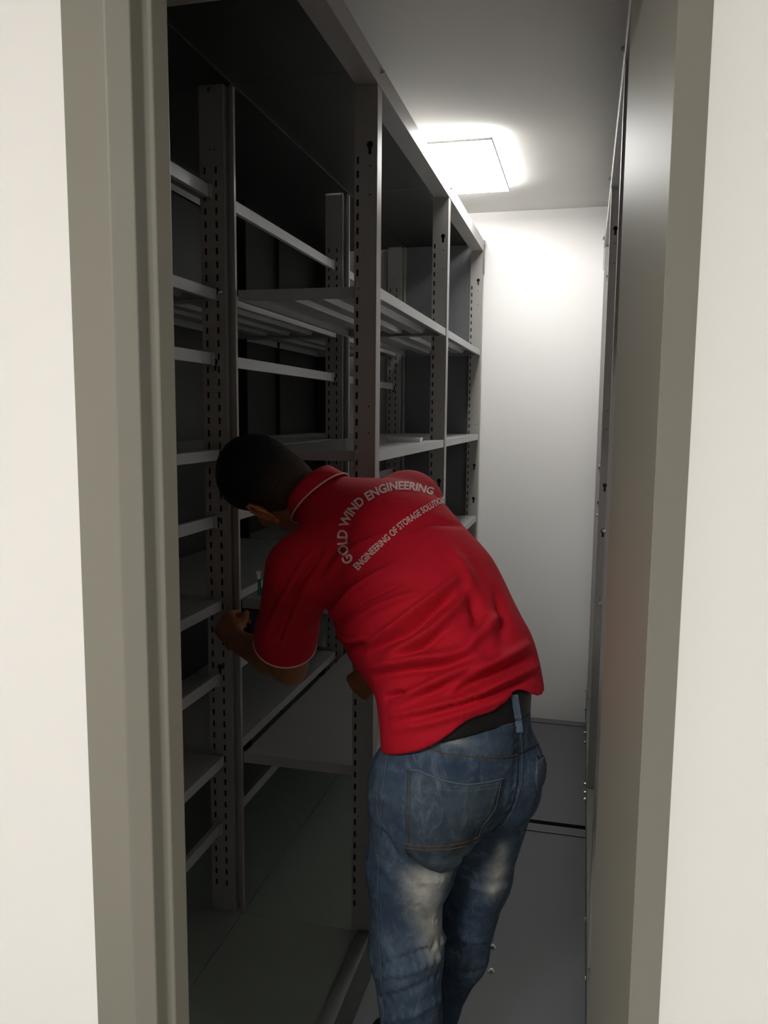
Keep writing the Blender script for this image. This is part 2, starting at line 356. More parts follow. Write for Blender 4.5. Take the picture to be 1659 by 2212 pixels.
def front_run(unit, X, sgn, skip_bay0, rails):
    Xb = X-sgn*0.3985
    for y in (Y0, Y1, Y2, Y3): front_post(unit, X, y, sgn)
    tb = top_beam(unit, X+sgn*0.0022, sgn)
    for i, (a, b) in enumerate(BAYS):
        ya, yb = (a-0.003 if i == 0 else a+0.0005), (b-0.0005 if i < 2 else b+0.06)
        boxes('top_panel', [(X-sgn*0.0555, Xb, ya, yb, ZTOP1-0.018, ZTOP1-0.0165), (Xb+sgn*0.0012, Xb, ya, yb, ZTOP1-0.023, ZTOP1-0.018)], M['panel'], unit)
        # base shelf and kick rail
        box('base_shelf', X-sgn*0.0375, Xb, a+0.0005, b-0.0005, Z_BASE-0.012, Z_BASE-0.010, M['base'], unit)
        prof = [(X+sgn*0.0015, 0.0), (X+sgn*0.0015, Z_BASE), (X-sgn*0.040, Z_BASE), (X-sgn*0.040, Z_BASE-0.010), (X-sgn*0.038, Z_BASE-0.010), (X-sgn*0.038, Z_BASE-0.002), (X-sgn*0.0005, Z_BASE-0.002), (X-sgn*0.0005, 0.0)]
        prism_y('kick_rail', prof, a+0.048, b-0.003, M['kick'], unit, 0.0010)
        for k, z in LEVELS.items():
            if not skip_bay0 or i == 0: continue
            s = shelf(unit, X-sgn*0.0028, Xb, a+0.0235, b-0.003, z)
    for y in (Y1, Y2, Y3):
        bolt(unit, (X+sgn*0.0022, y+0.025, ZTOP1-0.016), '+x' if sgn > 0 else '-x')
        bolt(unit, (X+sgn*0.0018, y+0.06, 0.05), '+x' if sgn > 0 else '-x')
left = empty('shelving_unit', (0, 0, 0)); tag(left, 'long grey steel shelving run left of the aisle where the man works', 'shelving')
right = empty('shelving_unit', (0, 0, 0)); tag(right, 'grey steel shelving run on the right, seen edge-on behind the door jamb', 'shelving')
rear = empty('shelving_unit', (0, 0, 0)); tag(rear, 'grey shelving run standing back to back behind the left run, with clipped rails', 'shelving')
XF, XRP = -0.5422, 0.0575
front_run(left, XF, 1, True, True)
front_run(right, XRP, -1, False, False)
# double posts, back-stop rails with clips
for y in (Y0, Y1, Y2, Y3): back_post(rear, -0.9425, y, 1)
for y in (Y0, Y1, Y2, Y3):
    pb = prism('upright_post', [(XRP+0.402, y), (XRP+0.402, y+0.04), (XRP+0.404, y+0.04), (XRP+0.404, y+0.002), (XRP+0.45, y+0.002), (XRP+0.45, y)], 0, ZTOP1-0.003, M['steel'], right)
RAILS = (2.190, 1.747, 1.296, 0.836, 0.380)
for z in RAILS:
    for (a, b) in BAYS:
        e0, e1 = a+0.012, b-0.006
        r = boxes('back_rail', [(-1.0045, -1.0030, e0+0.03, e1-0.006, z-0.016, z+0.016), (-1.0185, -1.0045, e0+0.03, e1-0.006, z+0.0145, z+0.016), (-1.0185, -1.0045, e0+0.03, e1-0.006, z-0.016, z-0.0145)], M['shelf'], rear, 0.0005)
        for ye in (e0+0.030, e1-0.012):
            boxes('rail_clip', [(-1.0215, -0.9995, ye-0.002, ye+0.016, z+0.0165, z+0.0182), (-1.0025, -0.9995, ye-0.002, ye+0.016, z-0.019, z+0.0182)], M['shelf'], r, 0.0006)
# rear run: pans at the same levels, top, base, back sheets painted shade-dark
RX0, RX1 = -1.045, -1.43
for i, (a, b) in enumerate(BAYS):
    for k, z in LEVELS.items(): shelf(rear, -0.992, RX1, a+0.050, b-0.003, z-0.004 if k != 'A' else z)
    ya, yb = (a-0.003 if i == 0 else a+0.0005), (b-0.0005 if i < 2 else b+0.06)
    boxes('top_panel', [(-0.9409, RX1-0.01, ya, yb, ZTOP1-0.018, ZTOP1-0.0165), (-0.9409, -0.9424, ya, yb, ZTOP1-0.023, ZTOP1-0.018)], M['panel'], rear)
    box('base_shelf', -0.9425, RX1-0.005, a+0.0005, b-0.0005, Z_BASE-0.012, Z_BASE-0.010, M['base'], rear)
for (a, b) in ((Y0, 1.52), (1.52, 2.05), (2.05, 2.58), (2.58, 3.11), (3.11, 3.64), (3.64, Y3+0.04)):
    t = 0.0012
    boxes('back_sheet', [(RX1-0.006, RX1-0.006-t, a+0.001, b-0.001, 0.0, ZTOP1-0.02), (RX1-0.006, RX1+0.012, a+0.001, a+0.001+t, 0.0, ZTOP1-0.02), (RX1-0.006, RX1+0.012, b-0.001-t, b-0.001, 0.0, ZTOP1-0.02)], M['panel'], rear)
for (a, b) in ((Y0+0.05, Y1-0.004), (2.58, Y2-0.004)):
    box('back_rail', RX1+0.004, RX1+0.0055, a, b, 2.365, 2.388, M['shelf'], rear, 0.0004)
for y in (Y0, Y1, Y2, Y3):
    prism('upright_post', [(RX1, y), (RX1, y+0.04), (RX1+0.002, y+0.04), (RX1+0.002, y+0.002), (RX1+0.05, y+0.002), (RX1+0.05, y)], 0, ZTOP1-0.02, M['panel'], rear)
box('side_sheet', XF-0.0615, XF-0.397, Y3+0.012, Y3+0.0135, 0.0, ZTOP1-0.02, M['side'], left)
# slotted wall ties on the end posts
def slot_plate(unit, X, y, z0, z1, sgn):
    me = curve_sheet('wall_tie', [(0, 0), (0.034, 0), (0.034, z1-z0), (0, z1-z0)], [rect(0.017, (z1-z0)/2, 0.008, (z1-z0)*0.72)], 0.001)
    for v in me.vertices: x, yy, zz = v.co; v.co = (zz, x, yy)
    me.materials.append(M['steel']); o = link('wall_tie', me, None, unit); o.location = (X, y, z0)
    bolt(unit, (X+sgn*0.001, y+0.017, z1-0.014), '+x' if sgn > 0 else '-x', 0.8)
slot_plate(left, XF+0.0035, Y3+0.022, 2.32, 2.49, 1)
slot_plate(right, XRP-0.0035, Y3+0.022, 2.32, 2.49, -1); slot_plate(right, XRP-0.0035, Y3+0.022, 0.01, 0.17, -1)
for y, z in ((Y3-0.30, 0.30), (Y3-0.42, 0.19), (3.35, 0.06), (3.27, 0.06), (2.4, 0.06)): bolt(right, (XRP-0.0018, y, 0.06 if y < 3.8 else 0.06), '-x')
for y, z in ((Y2+0.01, 1.41), (Y2+0.01, 1.22), (Y1+0.01, 1.31), (Y1+0.01, 1.12)): bolt(right, (XRP, y+0.02, z), '-x', 0.9)
# shelf hooks showing through the posts at the pan levels
for z in (LEVELS['A'], LEVELS['B']):
    boxes('shelf_hook', [(XF-0.054, XF-0.0505, Y1-0.004, Y1+0.0, z-0.026, z+0.004), (XF-0.0505, XF-0.047, Y1-0.004, Y1, z-0.006, z+0.012)], M['shelf'], left)
bolt(rear, (-0.982, Y1-0.0005, 1.925), '-y', 0.9)
bolt(rear, (-1.004, Y1-0.001, 2.452), '-y', 0.8)

# small things
def strip(y, z, rot, label):
    o = box('label_strip', -0.062, 0.062, -0.02, 0.02, 0.0, 0.0075, M['paper'], None, 0.0008); o.location = (-0.636, y, z); o.rotation_euler = (0, 0, rot)
    tag(o, label, 'strip', 'label strips on the racking shelf')
strip(2.86, LEVELS['B']+0.0005, 0.03, 'thin white strip lying flat on the middle-bay shelf, lower one')
strip(2.87, LEVELS['B']+0.0082, -0.05, 'thin white strip on the middle-bay shelf, resting on another strip')
for (x, y, lab) in ((-0.207, 2.178, 'loose shiny hex bolt on the dark floor, nearer the door'), (-0.215, 2.286, 'loose shiny hex bolt on the dark floor, farther from the door')):
    o = link('loose_bolt', hex_mesh(), None, None); o.location = (x, y, -0.003); o.rotation_euler = (0, -math.pi/2, 0.7); tag(o, lab, 'bolt', 'loose bolts on the floor')
# ================================================================== THE MAN
# ---- implicit-surface modelling: round cones blended into a field, then meshed with surface nets
class Field:
    def __init__(s, lo, hi, h):
        s.h = h; s.lo = np.array(lo, float); s.n = np.ceil((np.array(hi)-s.lo)/h).astype(int)+1
        s.F = np.full(tuple(s.n), 0.06, np.float32)
    def _sub(s, lo, hi, mg):
        i0 = np.clip(np.floor((lo-mg-s.lo)/s.h).astype(int), 0, s.n-1); i1 = np.clip(np.ceil((hi+mg-s.lo)/s.h).astype(int)+1, 1, s.n)
        sl = tuple(slice(a, b) for a, b in zip(i0, i1))
        ax = [s.lo[k]+s.h*np.arange(i0[k], i1[k]) for k in range(3)]
        X, Y, Z = np.meshgrid(*ax, indexing='ij'); return sl, np.stack([X, Y, Z], -1)
    def add(s, d, sl, k):
        F = s.F[sl]; h = np.clip(0.5+0.5*(F-d)/k, 0, 1); s.F[sl] = F*(1-h)+d*h-k*h*(1-h)
    def cone(s, a, b, ra, rb, k=0.02, A=None):
        """round cone a-b; A = 3x3 map that stretches space (for flattened sections)"""
        a = np.array(a, float); b = np.array(b, float); R = max(ra, rb)
        sl, P = s._sub(np.minimum(a, b)-R, np.maximum(a, b)+R, 0.05)
        if A is not None: Q = P@A.T; a2 = A@a; b2 = A@b
        else: Q, a2, b2 = P, a, b
        ab = b2-a2; L = max(1e-9, ab@ab); t = np.clip(((Q-a2)@ab)/L, 0, 1)
        d = np.linalg.norm(Q-a2-t[..., None]*ab, axis=-1)-(ra+(rb-ra)*t)
        if A is not None: d = d*0.8
        s.add(d.astype(np.float32), sl, k)
    def ell(s, c, ax, rad, k=0.02, cut=False):
        """ellipsoid, ax = rows of unit axes; cut=True carves it away"""
        c = np.array(c, float); ax = np.array(ax, float); rad = np.array(rad, float); R = rad.max()
        sl, P = s._sub(c-R, c+R, 0.05); q = (P-c)@ax.T
        k0 = np.linalg.norm(q/rad, axis=-1); k1 = np.linalg.norm(q/rad**2, axis=-1); d = (k0*(k0-1)/np.maximum(k1, 1e-6)).astype(np.float32)
        if cut:
            F = s.F[sl]; h = np.clip(0.5-0.5*(F+d)/k, 0, 1); s.F[sl] = F*(1-h)-d*h+k*h*(1-h)
        else: s.add(d, sl, k)
    def chop(s, p, n, reg=None):
        """remove everything on the +n side of the plane through p"""
        p = np.array(p, float); n = np.array(n, float); n /= np.linalg.norm(n)
        if reg is None: lo, hi = s.lo, s.lo+s.h*s.n
        else: lo, hi = np.array(reg[0])-reg[1], np.array(reg[0])+reg[1]
        sl, P = s._sub(lo, hi, 0); d = ((P-p)@n).astype(np.float32)
        if reg is None: s.F[sl] = np.maximum(s.F[sl], d)
        else:
            far = np.linalg.norm(P-np.array(reg[0]), axis=-1) > reg[1]
            s.F[sl] = np.where(far, s.F[sl], np.maximum(s.F[sl], d))
    def mesh(s):
        F = s.F; n = np.array(F.shape)-1; S = F < 0
        acc = np.zeros(tuple(n)+(3,), np.float32); cnt = np.zeros(tuple(n), np.int16)
        off = [(0, 0, 0), (1, 0, 0), (0, 1, 0), (1, 1, 0), (0, 0, 1), (1, 0, 1), (0, 1, 1), (1, 1, 1)]
        sub = lambda A, o: A[o[0]:o[0]+n[0], o[1]:o[1]+n[1], o[2]:o[2]+n[2]]
        for i, a in enumerate(off):
            for b in off[i+1:]:
                if sum(abs(x-y) for x, y in zip(a, b)) != 1: continue
                m = sub(S, a) != sub(S, b)
                if not m.any(): continue
                fa = sub(F, a)[m]; fb = sub(F, b)[m]; t = fa/(fa-fb)
                acc[m] += np.array(a, np.float32)+t[:, None]*(np.array(b, np.float32)-np.array(a, np.float32)); cnt[m] += 1
        act = cnt > 0; idx = np.full(tuple(n), -1, np.int64); idx[act] = np.arange(act.sum())
        ijk = np.argwhere(act); V = s.lo+s.h*(ijk+acc[act]/cnt[act][:, None]); Q = []
        for ax in range(3):
            o = [0, 0, 0]; o[ax] = 1
            a = S[:n[0], :n[1], :n[2]]; b = sub(S, o); m = a != b
            u, v = [(1, 2), (2, 0), (0, 1)][ax]
            I = np.argwhere(m); I = I[(I[:, u] > 0) & (I[:, v] > 0)]
            if not len(I): continue
            du = np.zeros(3, int); du[u] = 1; dv = np.zeros(3, int); dv[v] = 1
            q = np.stack([idx[tuple((I-du-dv).T)], idx[tuple((I-dv).T)], idx[tuple(I.T)], idx[tuple((I-du).T)]], 1)
            fl = ~a[tuple(I.T)]; q[fl] = q[fl][:, ::-1]; Q.append(q)
        return V, np.concatenate(Q)
def smooth_verts(V, Q, it, lam=0.5):
    E = np.concatenate([Q[:, [0, 1]], Q[:, [1, 2]], Q[:, [2, 3]], Q[:, [3, 0]]])
    for _ in range(it):
        acc = np.zeros_like(V); c = np.zeros(len(V))
        for k in range(3):
            acc[:, k] = np.bincount(E[:, 0], V[E[:, 1], k], len(V))+np.bincount(E[:, 1], V[E[:, 0], k], len(V))
        c = np.bincount(E[:, 0], minlength=len(V))+np.bincount(E[:, 1], minlength=len(V))
        V = V+lam*(acc/np.maximum(c, 1)[:, None]-V)
    return V
def np_mesh(name, V, Q, m, parent, col=None):
    me = bpy.data.meshes.new(name); me.from_pydata(V.tolist(), [], Q.tolist()); me.update()
    me.polygons.foreach_set('use_smooth', [True]*len(me.polygons))
    if col is not None: set_col(me, col)
    return link(name, me, m, parent)
def set_col(me, col):
    a = me.color_attributes.new('col', 'FLOAT_COLOR', 'POINT'); c = np.ones((len(me.vertices), 4), np.float32); c[:, :3] = col
    a.data.foreach_set('color', c.ravel())
def normals(me):
    N = np.empty(len(me.vertices)*3, np.float32); me.vertices.foreach_get('normal', N); return N.reshape(-1, 3)
def coords(me):
    N = np.empty(len(me.vertices)*3, np.float32); me.vertices.foreach_get('co', N); return N.reshape(-1, 3)
def bvh_of(o):
    me = o.data; return BVHTree.FromPolygons([v.co for v in me.vertices], [p.vertices for p in me.polygons])
def cast(bvh, px, py):            # where the sight line of the photograph meets a finished surface
    d = ray(px, py).normalized(); h = bvh.ray_cast(CPOS, d); return h[0], h[1]
def A(px, py, Y): return np.array(at(px, py, Y))
def unit(v): v = np.array(v, float); return v/np.linalg.norm(v)
lin = lambda r, g, b: np.array(srgb(r, g, b)[:3])

man = empty('person', (-0.3, 1.55, 0)); tag(man, 'man in a red printed polo shirt and faded blue jeans bending into the shelving', 'person')
MP = Vector((-0.3, 1.55, 0))
def under_man(o): o.matrix_parent_inverse = Matrix.Translation(-MP); return o

# ---- frames of the bent trunk
up_t = unit((-0.52, 0.33, 0.79)); rt_t = unit(np.array((0.78, 0.50, 0.31))); rt_t = unit(rt_t-up_t*(rt_t@up_t)); bk_t = -np.cross(up_t, rt_t)
def flat_map(axis, f):            # compress space so that sections are thinner along axis (thickness = f * width)
    a = unit(axis); return np.eye(3)+(1/f-1)*np.outer(a, a)
fw_p = unit((-0.82, 0.52, -0.2)); up_p = unit((-0.10, 0.08, 1)); rt_p = unit(np.cross(fw_p, up_p)); fw_p = np.cross(up_p, rt_p)

# joints (surveyed)
hipC = A(1004, 1560, 1.50); waist = A(985, 1432, 1.53); mid = A(905, 1300, 1.60); chest = A(838, 1190, 1.66)
shL = A(647, 1232, 1.58); shR = A(880, 1095, 1.82); elL = A(626, 1440, 1.75); wrL = A(508, 1382, 1.94)
neck0 = A(738, 1078, 1.72); headC = A(584, 1046, 1.76)
elR = np.array((-0.46, 2.02, 1.17)); wrR = A(815, 1448, 1.90)
cuffC = A(617, 1382, 1.70); arm_dir = unit(elL-shL)

# ---- body (one continuous skin surface)
B = Field((-1.08, 1.20, 0.02), (0.02, 2.20, 1.66), 0.0048)
MT = flat_map(bk_t, 0.70); MPel = flat_map(fw_p, 0.78)
B.cone(hipC, waist, 0.125, 0.120, 0.03, MPel); B.cone(waist, mid, 0.120, 0.13, 0.04, MT); B.cone(mid, chest, 0.13, 0.13, 0.04, MT)
B.cone(chest, neck0-up_t*0.03, 0.11, 0.06, 0.04, MT)
B.cone(shL+rt_t*0.03, shR-rt_t*0.03, 0.055, 0.055, 0.03)
# legs under the jeans
hpL = A(905, 1690, 1.49); hpR = A(1080, 1660, 1.57); knL = A(877, 2050, 1.50); knR = A(990, 2055, 1.72)
anL = np.array((-0.285, 1.51, 0.10)); anR = np.array((-0.335, 1.76, 0.10))
for a, b, c in ((hpL, knL, anL), (hpR, knR, anR)):
    B.cone(hipC, a, 0.09, 0.075, 0.03); B.cone(a, b, 0.072, 0.05, 0.02); B.cone(b, b*0.55+c*0.45, 0.05, 0.048, 0.02); B.cone(b*0.55+c*0.45, c, 0.046, 0.034, 0.02); B.cone(c, c+np.array((-0.03, 0.01, -0.05)), 0.033, 0.03, 0.02)
# arms
B.cone(shL, elL, 0.050, 0.041, 0.02); B.cone(elL, elL*0.62+wrL*0.38, 0.039, 0.041, 0.015); B.cone(elL*0.62+wrL*0.38, wrL, 0.041, 0.027, 0.015)
B.cone(shR, elR, 0.050, 0.040, 0.02); B.cone(elR, wrR, 0.039, 0.027, 0.015)
# hands: palm, four bent fingers of unequal length, thumb from the side of the palm
def hand(W, fwd, back, side, curl, sc=1.0):
    """W wrist; fwd to the knuckles; back = back of hand; side towards the thumb"""
    fwd = unit(fwd); back = unit(back-fwd*(np.dot(back, fwd))); side = unit(np.cross(fwd, back))*np.sign(np.dot(np.cross(fwd, back), side))
    L = 0.088*sc
    for j, (o, l) in enumerate(((0.030, 0.96), (0.010, 1.0), (-0.010, 0.96), (-0.029, 0.88))):
        base = W+side*o*0.55*sc; kn = W+fwd*L*l+side*o*sc+back*0.004
        B.cone(base, kn, 0.017*sc, 0.0125*sc, 0.012)
        p = kn; ang = 0.25
        for q, (seg, r) in enumerate(((0.044, 0.0098), (0.027, 0.0088), (0.021, 0.0078))):
            ang += curl[q]; d = fwd*math.cos(ang)-back*math.sin(ang); n = p+d*seg*sc*(0.84+0.16*l if j < 3 else 0.82)
            B.cone(p, n, r*sc, r*0.92*sc, 0.004); p = n
    t0 = W+fwd*0.026*sc+side*0.022*sc-back*0.006; t1 = t0+unit(fwd*0.6+side*0.75-back*0.35)*0.040*sc
    t2 = t1+unit(fwd*0.9+side*0.05-back*0.55)*0.032*sc; t3 = t2+unit(fwd*0.8-side*0.3-back*0.6)*0.024*sc
    B.cone(W+fwd*0.02*sc, t1, 0.017*sc, 0.0125*sc, 0.01); B.cone(t1, t2, 0.0108*sc, 0.0098*sc, 0.005); B.cone(t2, t3, 0.0095*sc, 0.008*sc, 0.004)
handL_f = unit(A(462, 1322, 2.055)-wrL)
hand(wrL, unit((-0.62, 0.60, 0.36)), unit((-0.25, -0.80, 0.30)), np.array((0.3, 0.2, 0.9)), (0.75, 0.95, 0.6), 0.96)
hand(wrR, unit((-0.55, 0.2, -0.55)), unit((0.2, -0.85, 0.4)), np.array((-0.6, 0, 0.7)), (0.6, 0.9, 0.6), 0.96)
# neck and head
f_h = unit((-0.374, 0.729, -0.575)); u_h = unit((-0.87, -0.06, 0.49)); u_h = unit(u_h-f_h*(u_h@f_h)); l_h = -np.cross(f_h, u_h)
HX = np.stack([l_h, f_h, u_h]); hd = lambda l, f, u: headC+l_h*l+f_h*f+u_h*u
B.cone(neck0-up_t*0.02, hd(0, -0.018, -0.055), 0.064, 0.060, 0.03)
B.ell(hd(0, -0.012, 0.026), HX, (0.077, 0.100, 0.097), 0.02)
B.ell(hd(0, 0.030, -0.045), HX, (0.062, 0.066, 0.080), 0.03)
B.ell(hd(0, 0.062, -0.098), HX, (0.030, 0.026, 0.024), 0.03)                      # chin
B.cone(hd(0.052, 0.012, -0.075), hd(0.022, 0.066, -0.098), 0.018, 0.016, 0.02); B.cone(hd(-0.052, 0.012, -0.075), hd(-0.022, 0.066, -0.098), 0.018, 0.016, 0.02)
B.cone(hd(0, 0.090, 0.000), hd(0, 0.110, -0.036), 0.008, 0.013, 0.012)            # nose
for s_ in (1, -1):
    B.ell(hd(0.013*s_, 0.100, -0.040), HX, (0.009, 0.010, 0.008), 0.006)          # nostril wings
    B.ell(hd(0.032*s_, 0.096, 0.002), HX, (0.016, 0.012, 0.011), 0.008, cut=True)  # eye sockets
    B.cone(hd(0.016*s_, 0.089, 0.022), hd(0.046*s_, 0.078, 0.022), 0.007, 0.006, 0.01)   # brows
    B.ell(hd(0.050*s_, 0.060, -0.030), HX, (0.020, 0.018, 0.016), 0.02)           # cheekbones
B.cone(hd(-0.020, 0.087, -0.066), hd(0.020, 0.087, -0.066), 0.0065, 0.0065, 0.006); B.cone(hd(-0.017, 0.086, -0.077), hd(0.017, 0.086, -0.077), 0.007, 0.007, 0.006)
V, Q = B.mesh(); V = smooth_verts(V, Q, 2, 0.35)
sk = np.tile(lin(150, 100, 66), (len(V), 1)); rel = (V-headC)@HX.T
hair_edge = np.clip((0.05+rel[:, 2]-0.45*rel[:, 1])/0.05, 0, 1)*(np.linalg.norm(rel, axis=1) < 0.15)
sk = sk*(1-0.6*hair_edge[:, None])+lin(60, 45, 36)*0.6*hair_edge[:, None]
lips = np.exp(-(((rel[:, 0])/0.02)**2+((rel[:, 2]+0.071)/0.009)**2))*(rel[:, 1] > 0.07); sk = sk*(1-0.5*lips[:, None])+lin(120, 62, 54)*0.5*lips[:, None]
body = under_man(np_mesh('body', V, Q, M['skin'], man, sk))
# ears
def ear(s_):
    E = Field(hd(0.075*s_, 0, -0.01)-0.07, hd(0.075*s_, 0, -0.01)+0.07, 0.002)
    out = unit(l_h*s_*0.75-f_h*0.55); fl = 1.0 if s_ > 0 else 0.25
    e = lambda f, u, o=0.0: hd((0.070 if s_ > 0 else 0.058)*s_, -0.004, -0.034)+(f_h*(f*0.97+u*0.22)+u_h*(u*0.97-f*0.22))*1.15+out*(o*1.2*fl)
    ring = [(0.014, -0.006, 0.006), (0.018, 0.014, 0.008), (0.010, 0.029, 0.012), (-0.006, 0.033, 0.018), (-0.020, 0.024, 0.022), (-0.023, 0.006, 0.021), (-0.017, -0.013, 0.016), (-0.007, -0.026, 0.011)]
    for a, b in zip(ring[:-1], ring[1:]): E.cone(e(*a), e(*b), 0.0040, 0.0040, 0.003)
    E.ell(e(0.003, -0.028, 0.008), HX, (0.0055, 0.0085, 0.0095), 0.004)
    E.ell(e(-0.003, 0.004, 0.008), HX, (0.006, 0.018, 0.027), 0.003); E.ell(e(0.002, 0.0, 0.0135), HX, (0.008, 0.010, 0.014), 0.003, cut=True)
    E.cone(e(-0.010, 0.018, 0.014), e(-0.012, -0.010, 0.012), 0.003, 0.003, 0.003)
    E.cone(e(0.013, 0.0, 0.003), e(0.011, -0.010, 0.004), 0.0045, 0.0045, 0.004)
    V, Q = E.mesh(); V = smooth_verts(V, Q, 2, 0.4)
    return under_man(np_mesh('ear', V, Q, M['skin'], man, np.tile(lin(188, 114, 76), (len(V), 1))))
ear(1); ear(-1)
for s_ in (1, -1):
    bm = bmesh.new(); bmesh.ops.create_uvsphere(bm, u_segments=12, v_segments=8, radius=0.0108); o = bm_obj('eye', bm, M['eye'], man, smooth=True)
    o.matrix_parent_inverse = Matrix.Translation(-MP); o.location = Vector(hd(0.032*s_, 0.0755, 0.001))
    tube('iris', [Vector(f_h)*0.0096+Vector(u_h)*-0.001, Vector(f_h)*0.0112+Vector(u_h)*-0.001], 0.0052, M['dark'], o, 12)
# hair: short, faded at the sides and nape
Hf = Field(headC-0.18, headC+0.18, 0.004)
Hf.ell(hd(0, -0.014, 0.029), HX, (0.0820, 0.1055, 0.1030), 0.02); Hf.ell(hd(0, 0.02, 0.06), HX, (0.074, 0.086, 0.066), 0.03)
Hf.ell(hd(0, -0.030, -0.045), HX, (0.066, 0.074, 0.075), 0.03)
Hf.chop(hd(0, 0.070, 0.050), f_h*0.75-u_h*0.66); Hf.chop(hd(0, -0.03, -0.070), -u_h+f_h*0.9)
V, Q = Hf.mesh(); V = smooth_verts(V, Q, 2, 0.4); rel = (V-headC)@HX.T
tuft = (np.sin(V[:, 0]*310+V[:, 1]*170)*np.sin(V[:, 1]*290+V[:, 2]*150)*np.sin(V[:, 2]*330))
V = V+((V-headC)/np.linalg.norm(V-headC, axis=1)[:, None])*(tuft*0.0016*np.clip((rel[:, 2]+0.02)/0.05, 0, 1))[:, None]
fade = np.clip((0.035-rel[:, 2]+0.25*rel[:, 1])/0.10, 0, 1)[:, None]
under_man(np_mesh('hair', V, Q, M['hair'], man, lin(12, 11, 11)*(1-fade)+lin(70, 50, 38)*fade))

# ---- polo shirt
S = Field((-0.86, 1.20, 0.86), (0.06, 2.10, 1.66), 0.0048)
MS = flat_map(bk_t, 0.72); MSp = flat_map(fw_p*0.6-bk_t*0.4, 0.82)
S.cone(hipC-np.array((0, 0, 0.10)), hipC, 0.163, 0.156, 0.03, MSp); S.cone(hipC, waist, 0.154, 0.150, 0.05, MSp); S.cone(waist, mid, 0.148, 0.166, 0.05, MS)
S.cone(mid, chest, 0.166, 0.157, 0.05, MS); S.cone(chest, neck0-up_t*0.075, 0.135, 0.085, 0.05, MS)
S.cone(chest, A(700, 1085, 1.72)-up_t*0.01, 0.11, 0.070, 0.05)
S.cone(shL+rt_t*0.05, shR, 0.078, 0.082, 0.05)
S.cone(mid+bk_t*-0.05+rt_t*-0.05-up_t*0.06, waist-bk_t*0.06-rt_t*0.04, 0.10, 0.09, 0.05)          # cloth hanging below the belly
S.cone(shL, cuffC-arm_dir*0.02, 0.073, 0.066, 0.03); S.cone(cuffC-arm_dir*0.03, cuffC+arm_dir*0.05, 0.065, 0.069, 0.03)
cuffR = shR*0.35+elR*0.65; dirR = unit(elR-shR); S.cone(shR, cuffR+dirR*0.05, 0.074, 0.066, 0.03)
S.chop(cuffC+arm_dir*0.022, arm_dir, (cuffC+arm_dir*0.05, 0.115)); S.chop(cuffR, dirR, (cuffR+dirR*0.05, 0.11))
h1, h2, h3 = A(832, 1618, 1.45), A(990, 1592, 1.38), A(1176, 1508, 1.50)
hem_n = unit(np.cross(h2-h1, h3-h1)); hem_n *= -np.sign(hem_n[2])
sl, P = S._sub(S.lo, S.lo+S.h*S.n, 0); lat = (P-h2)@np.array(CR)
d = (P-h2)@hem_n+0.036*np.exp(-((lat-0.110)/0.038)**2)+0.026*np.exp(-((lat-0.025)/0.055)**2)        # hem rides up over the belt at the spine
far = np.linalg.norm(P-(hipC-np.array((0, 0, 0.12))), axis=-1) > 0.33
S.F[sl] = np.where(far, S.F[sl], np.maximum(S.F[sl], d)).astype(np.float32)
V, Q = S.mesh(); V = smooth_verts(V, Q, 3, 0.4)
shirt = under_man(np_mesh('shirt', V, Q, M['shirt'], man))
# folds: creases followed on the cloth, pushed in or out along its normal
sb = bvh_of(shirt)
FOLDS = [  # (points of the photograph, height m, half width m)
 ([(793,1388),(814,1378),(856,1353),(906,1316),(952,1280),(1000,1240)], 0.010, 0.009), ([(800,1408),(886,1362),(939,1318),(975,1290)], -0.009, 0.007),
 ([(835,1416),(890,1392),(935,1365),(985,1316),(1010,1285)], 0.010, 0.009), ([(860,1425),(920,1395),(960,1360)], -0.008, 0.007),
 ([(796,1442),(872,1428),(952,1419),(1012,1404)], 0.010, 0.010), ([(810,1462),(880,1448),(960,1440),(1018,1424)], -0.009, 0.008),
 ([(1040,1420),(959,1464),(905,1492),(850,1512)], 0.010, 0.009), ([(1020,1448),(960,1486),(900,1506)], -0.008, 0.007),
 ([(833,1507),(856,1500),(878,1497)], -0.014, 0.005), ([(1140,1394),(1065,1431),(992,1464),(960,1492)], 0.011, 0.010), ([(1150,1418),(1075,1452),(1010,1482),(975,1508)], -0.008, 0.008),
 ([(1160,1440),(1090,1470),(1032,1502),(930,1530),(850,1545)], 0.010, 0.009), ([(1150,1462),(1080,1492),(1000,1525),(900,1552)], -0.008, 0.007),
 ([(1100,1502),(1020,1530),(930,1560),(850,1575)], 0.006, 0.008),
 ([(1080,1330),(1030,1372),(1000,1405)], 0.008, 0.012), ([(1010,1270),(1035,1330),(1030,1370)], -0.008, 0.014),
 ([(711,1330),(771,1273),(850,1220)], 0.008, 0.007), ([(700,1312),(750,1262),(800,1228)], -0.007, 0.006), ([(722,1345),(790,1292),(870,1255)], -0.006, 0.007), ([(745,1355),(820,1310),(900,1280)], 0.006, 0.008),
 ([(700,1252),(735,1205),(790,1172),(850,1148)], 0.005, 0.007), ([(690,1235),(720,1190),(760,1150)], -0.004, 0.006),
 ([(582,1384),(645,1271),(692,1190)], -0.010, 0.006), ([(596,1392),(629,1319),(650,1285)], -0.007, 0.005), ([(570,1370),(628,1262),(668,1195)], 0.005, 0.006),
 ([(562,1388),(600,1388),(640,1372)], 0.004, 0.006), ([(700,1385),(752,1402),(790,1396)], -0.007, 0.009), ([(714,1370),(760,1384),(800,1372)], 0.006, 0.008),
 ([(880,1145),(930,1125),(1000,1135)], -0.003, 0.010), ([(980,1190),(1010,1240),(1020,1300)], 0.005, 0.014), ([(1075,1280),(1090,1340),(1085,1390)], -0.006, 0.014)]
V = coords(shirt.data).astype(float); N = normals(shirt.data); disp = np.zeros(len(V))
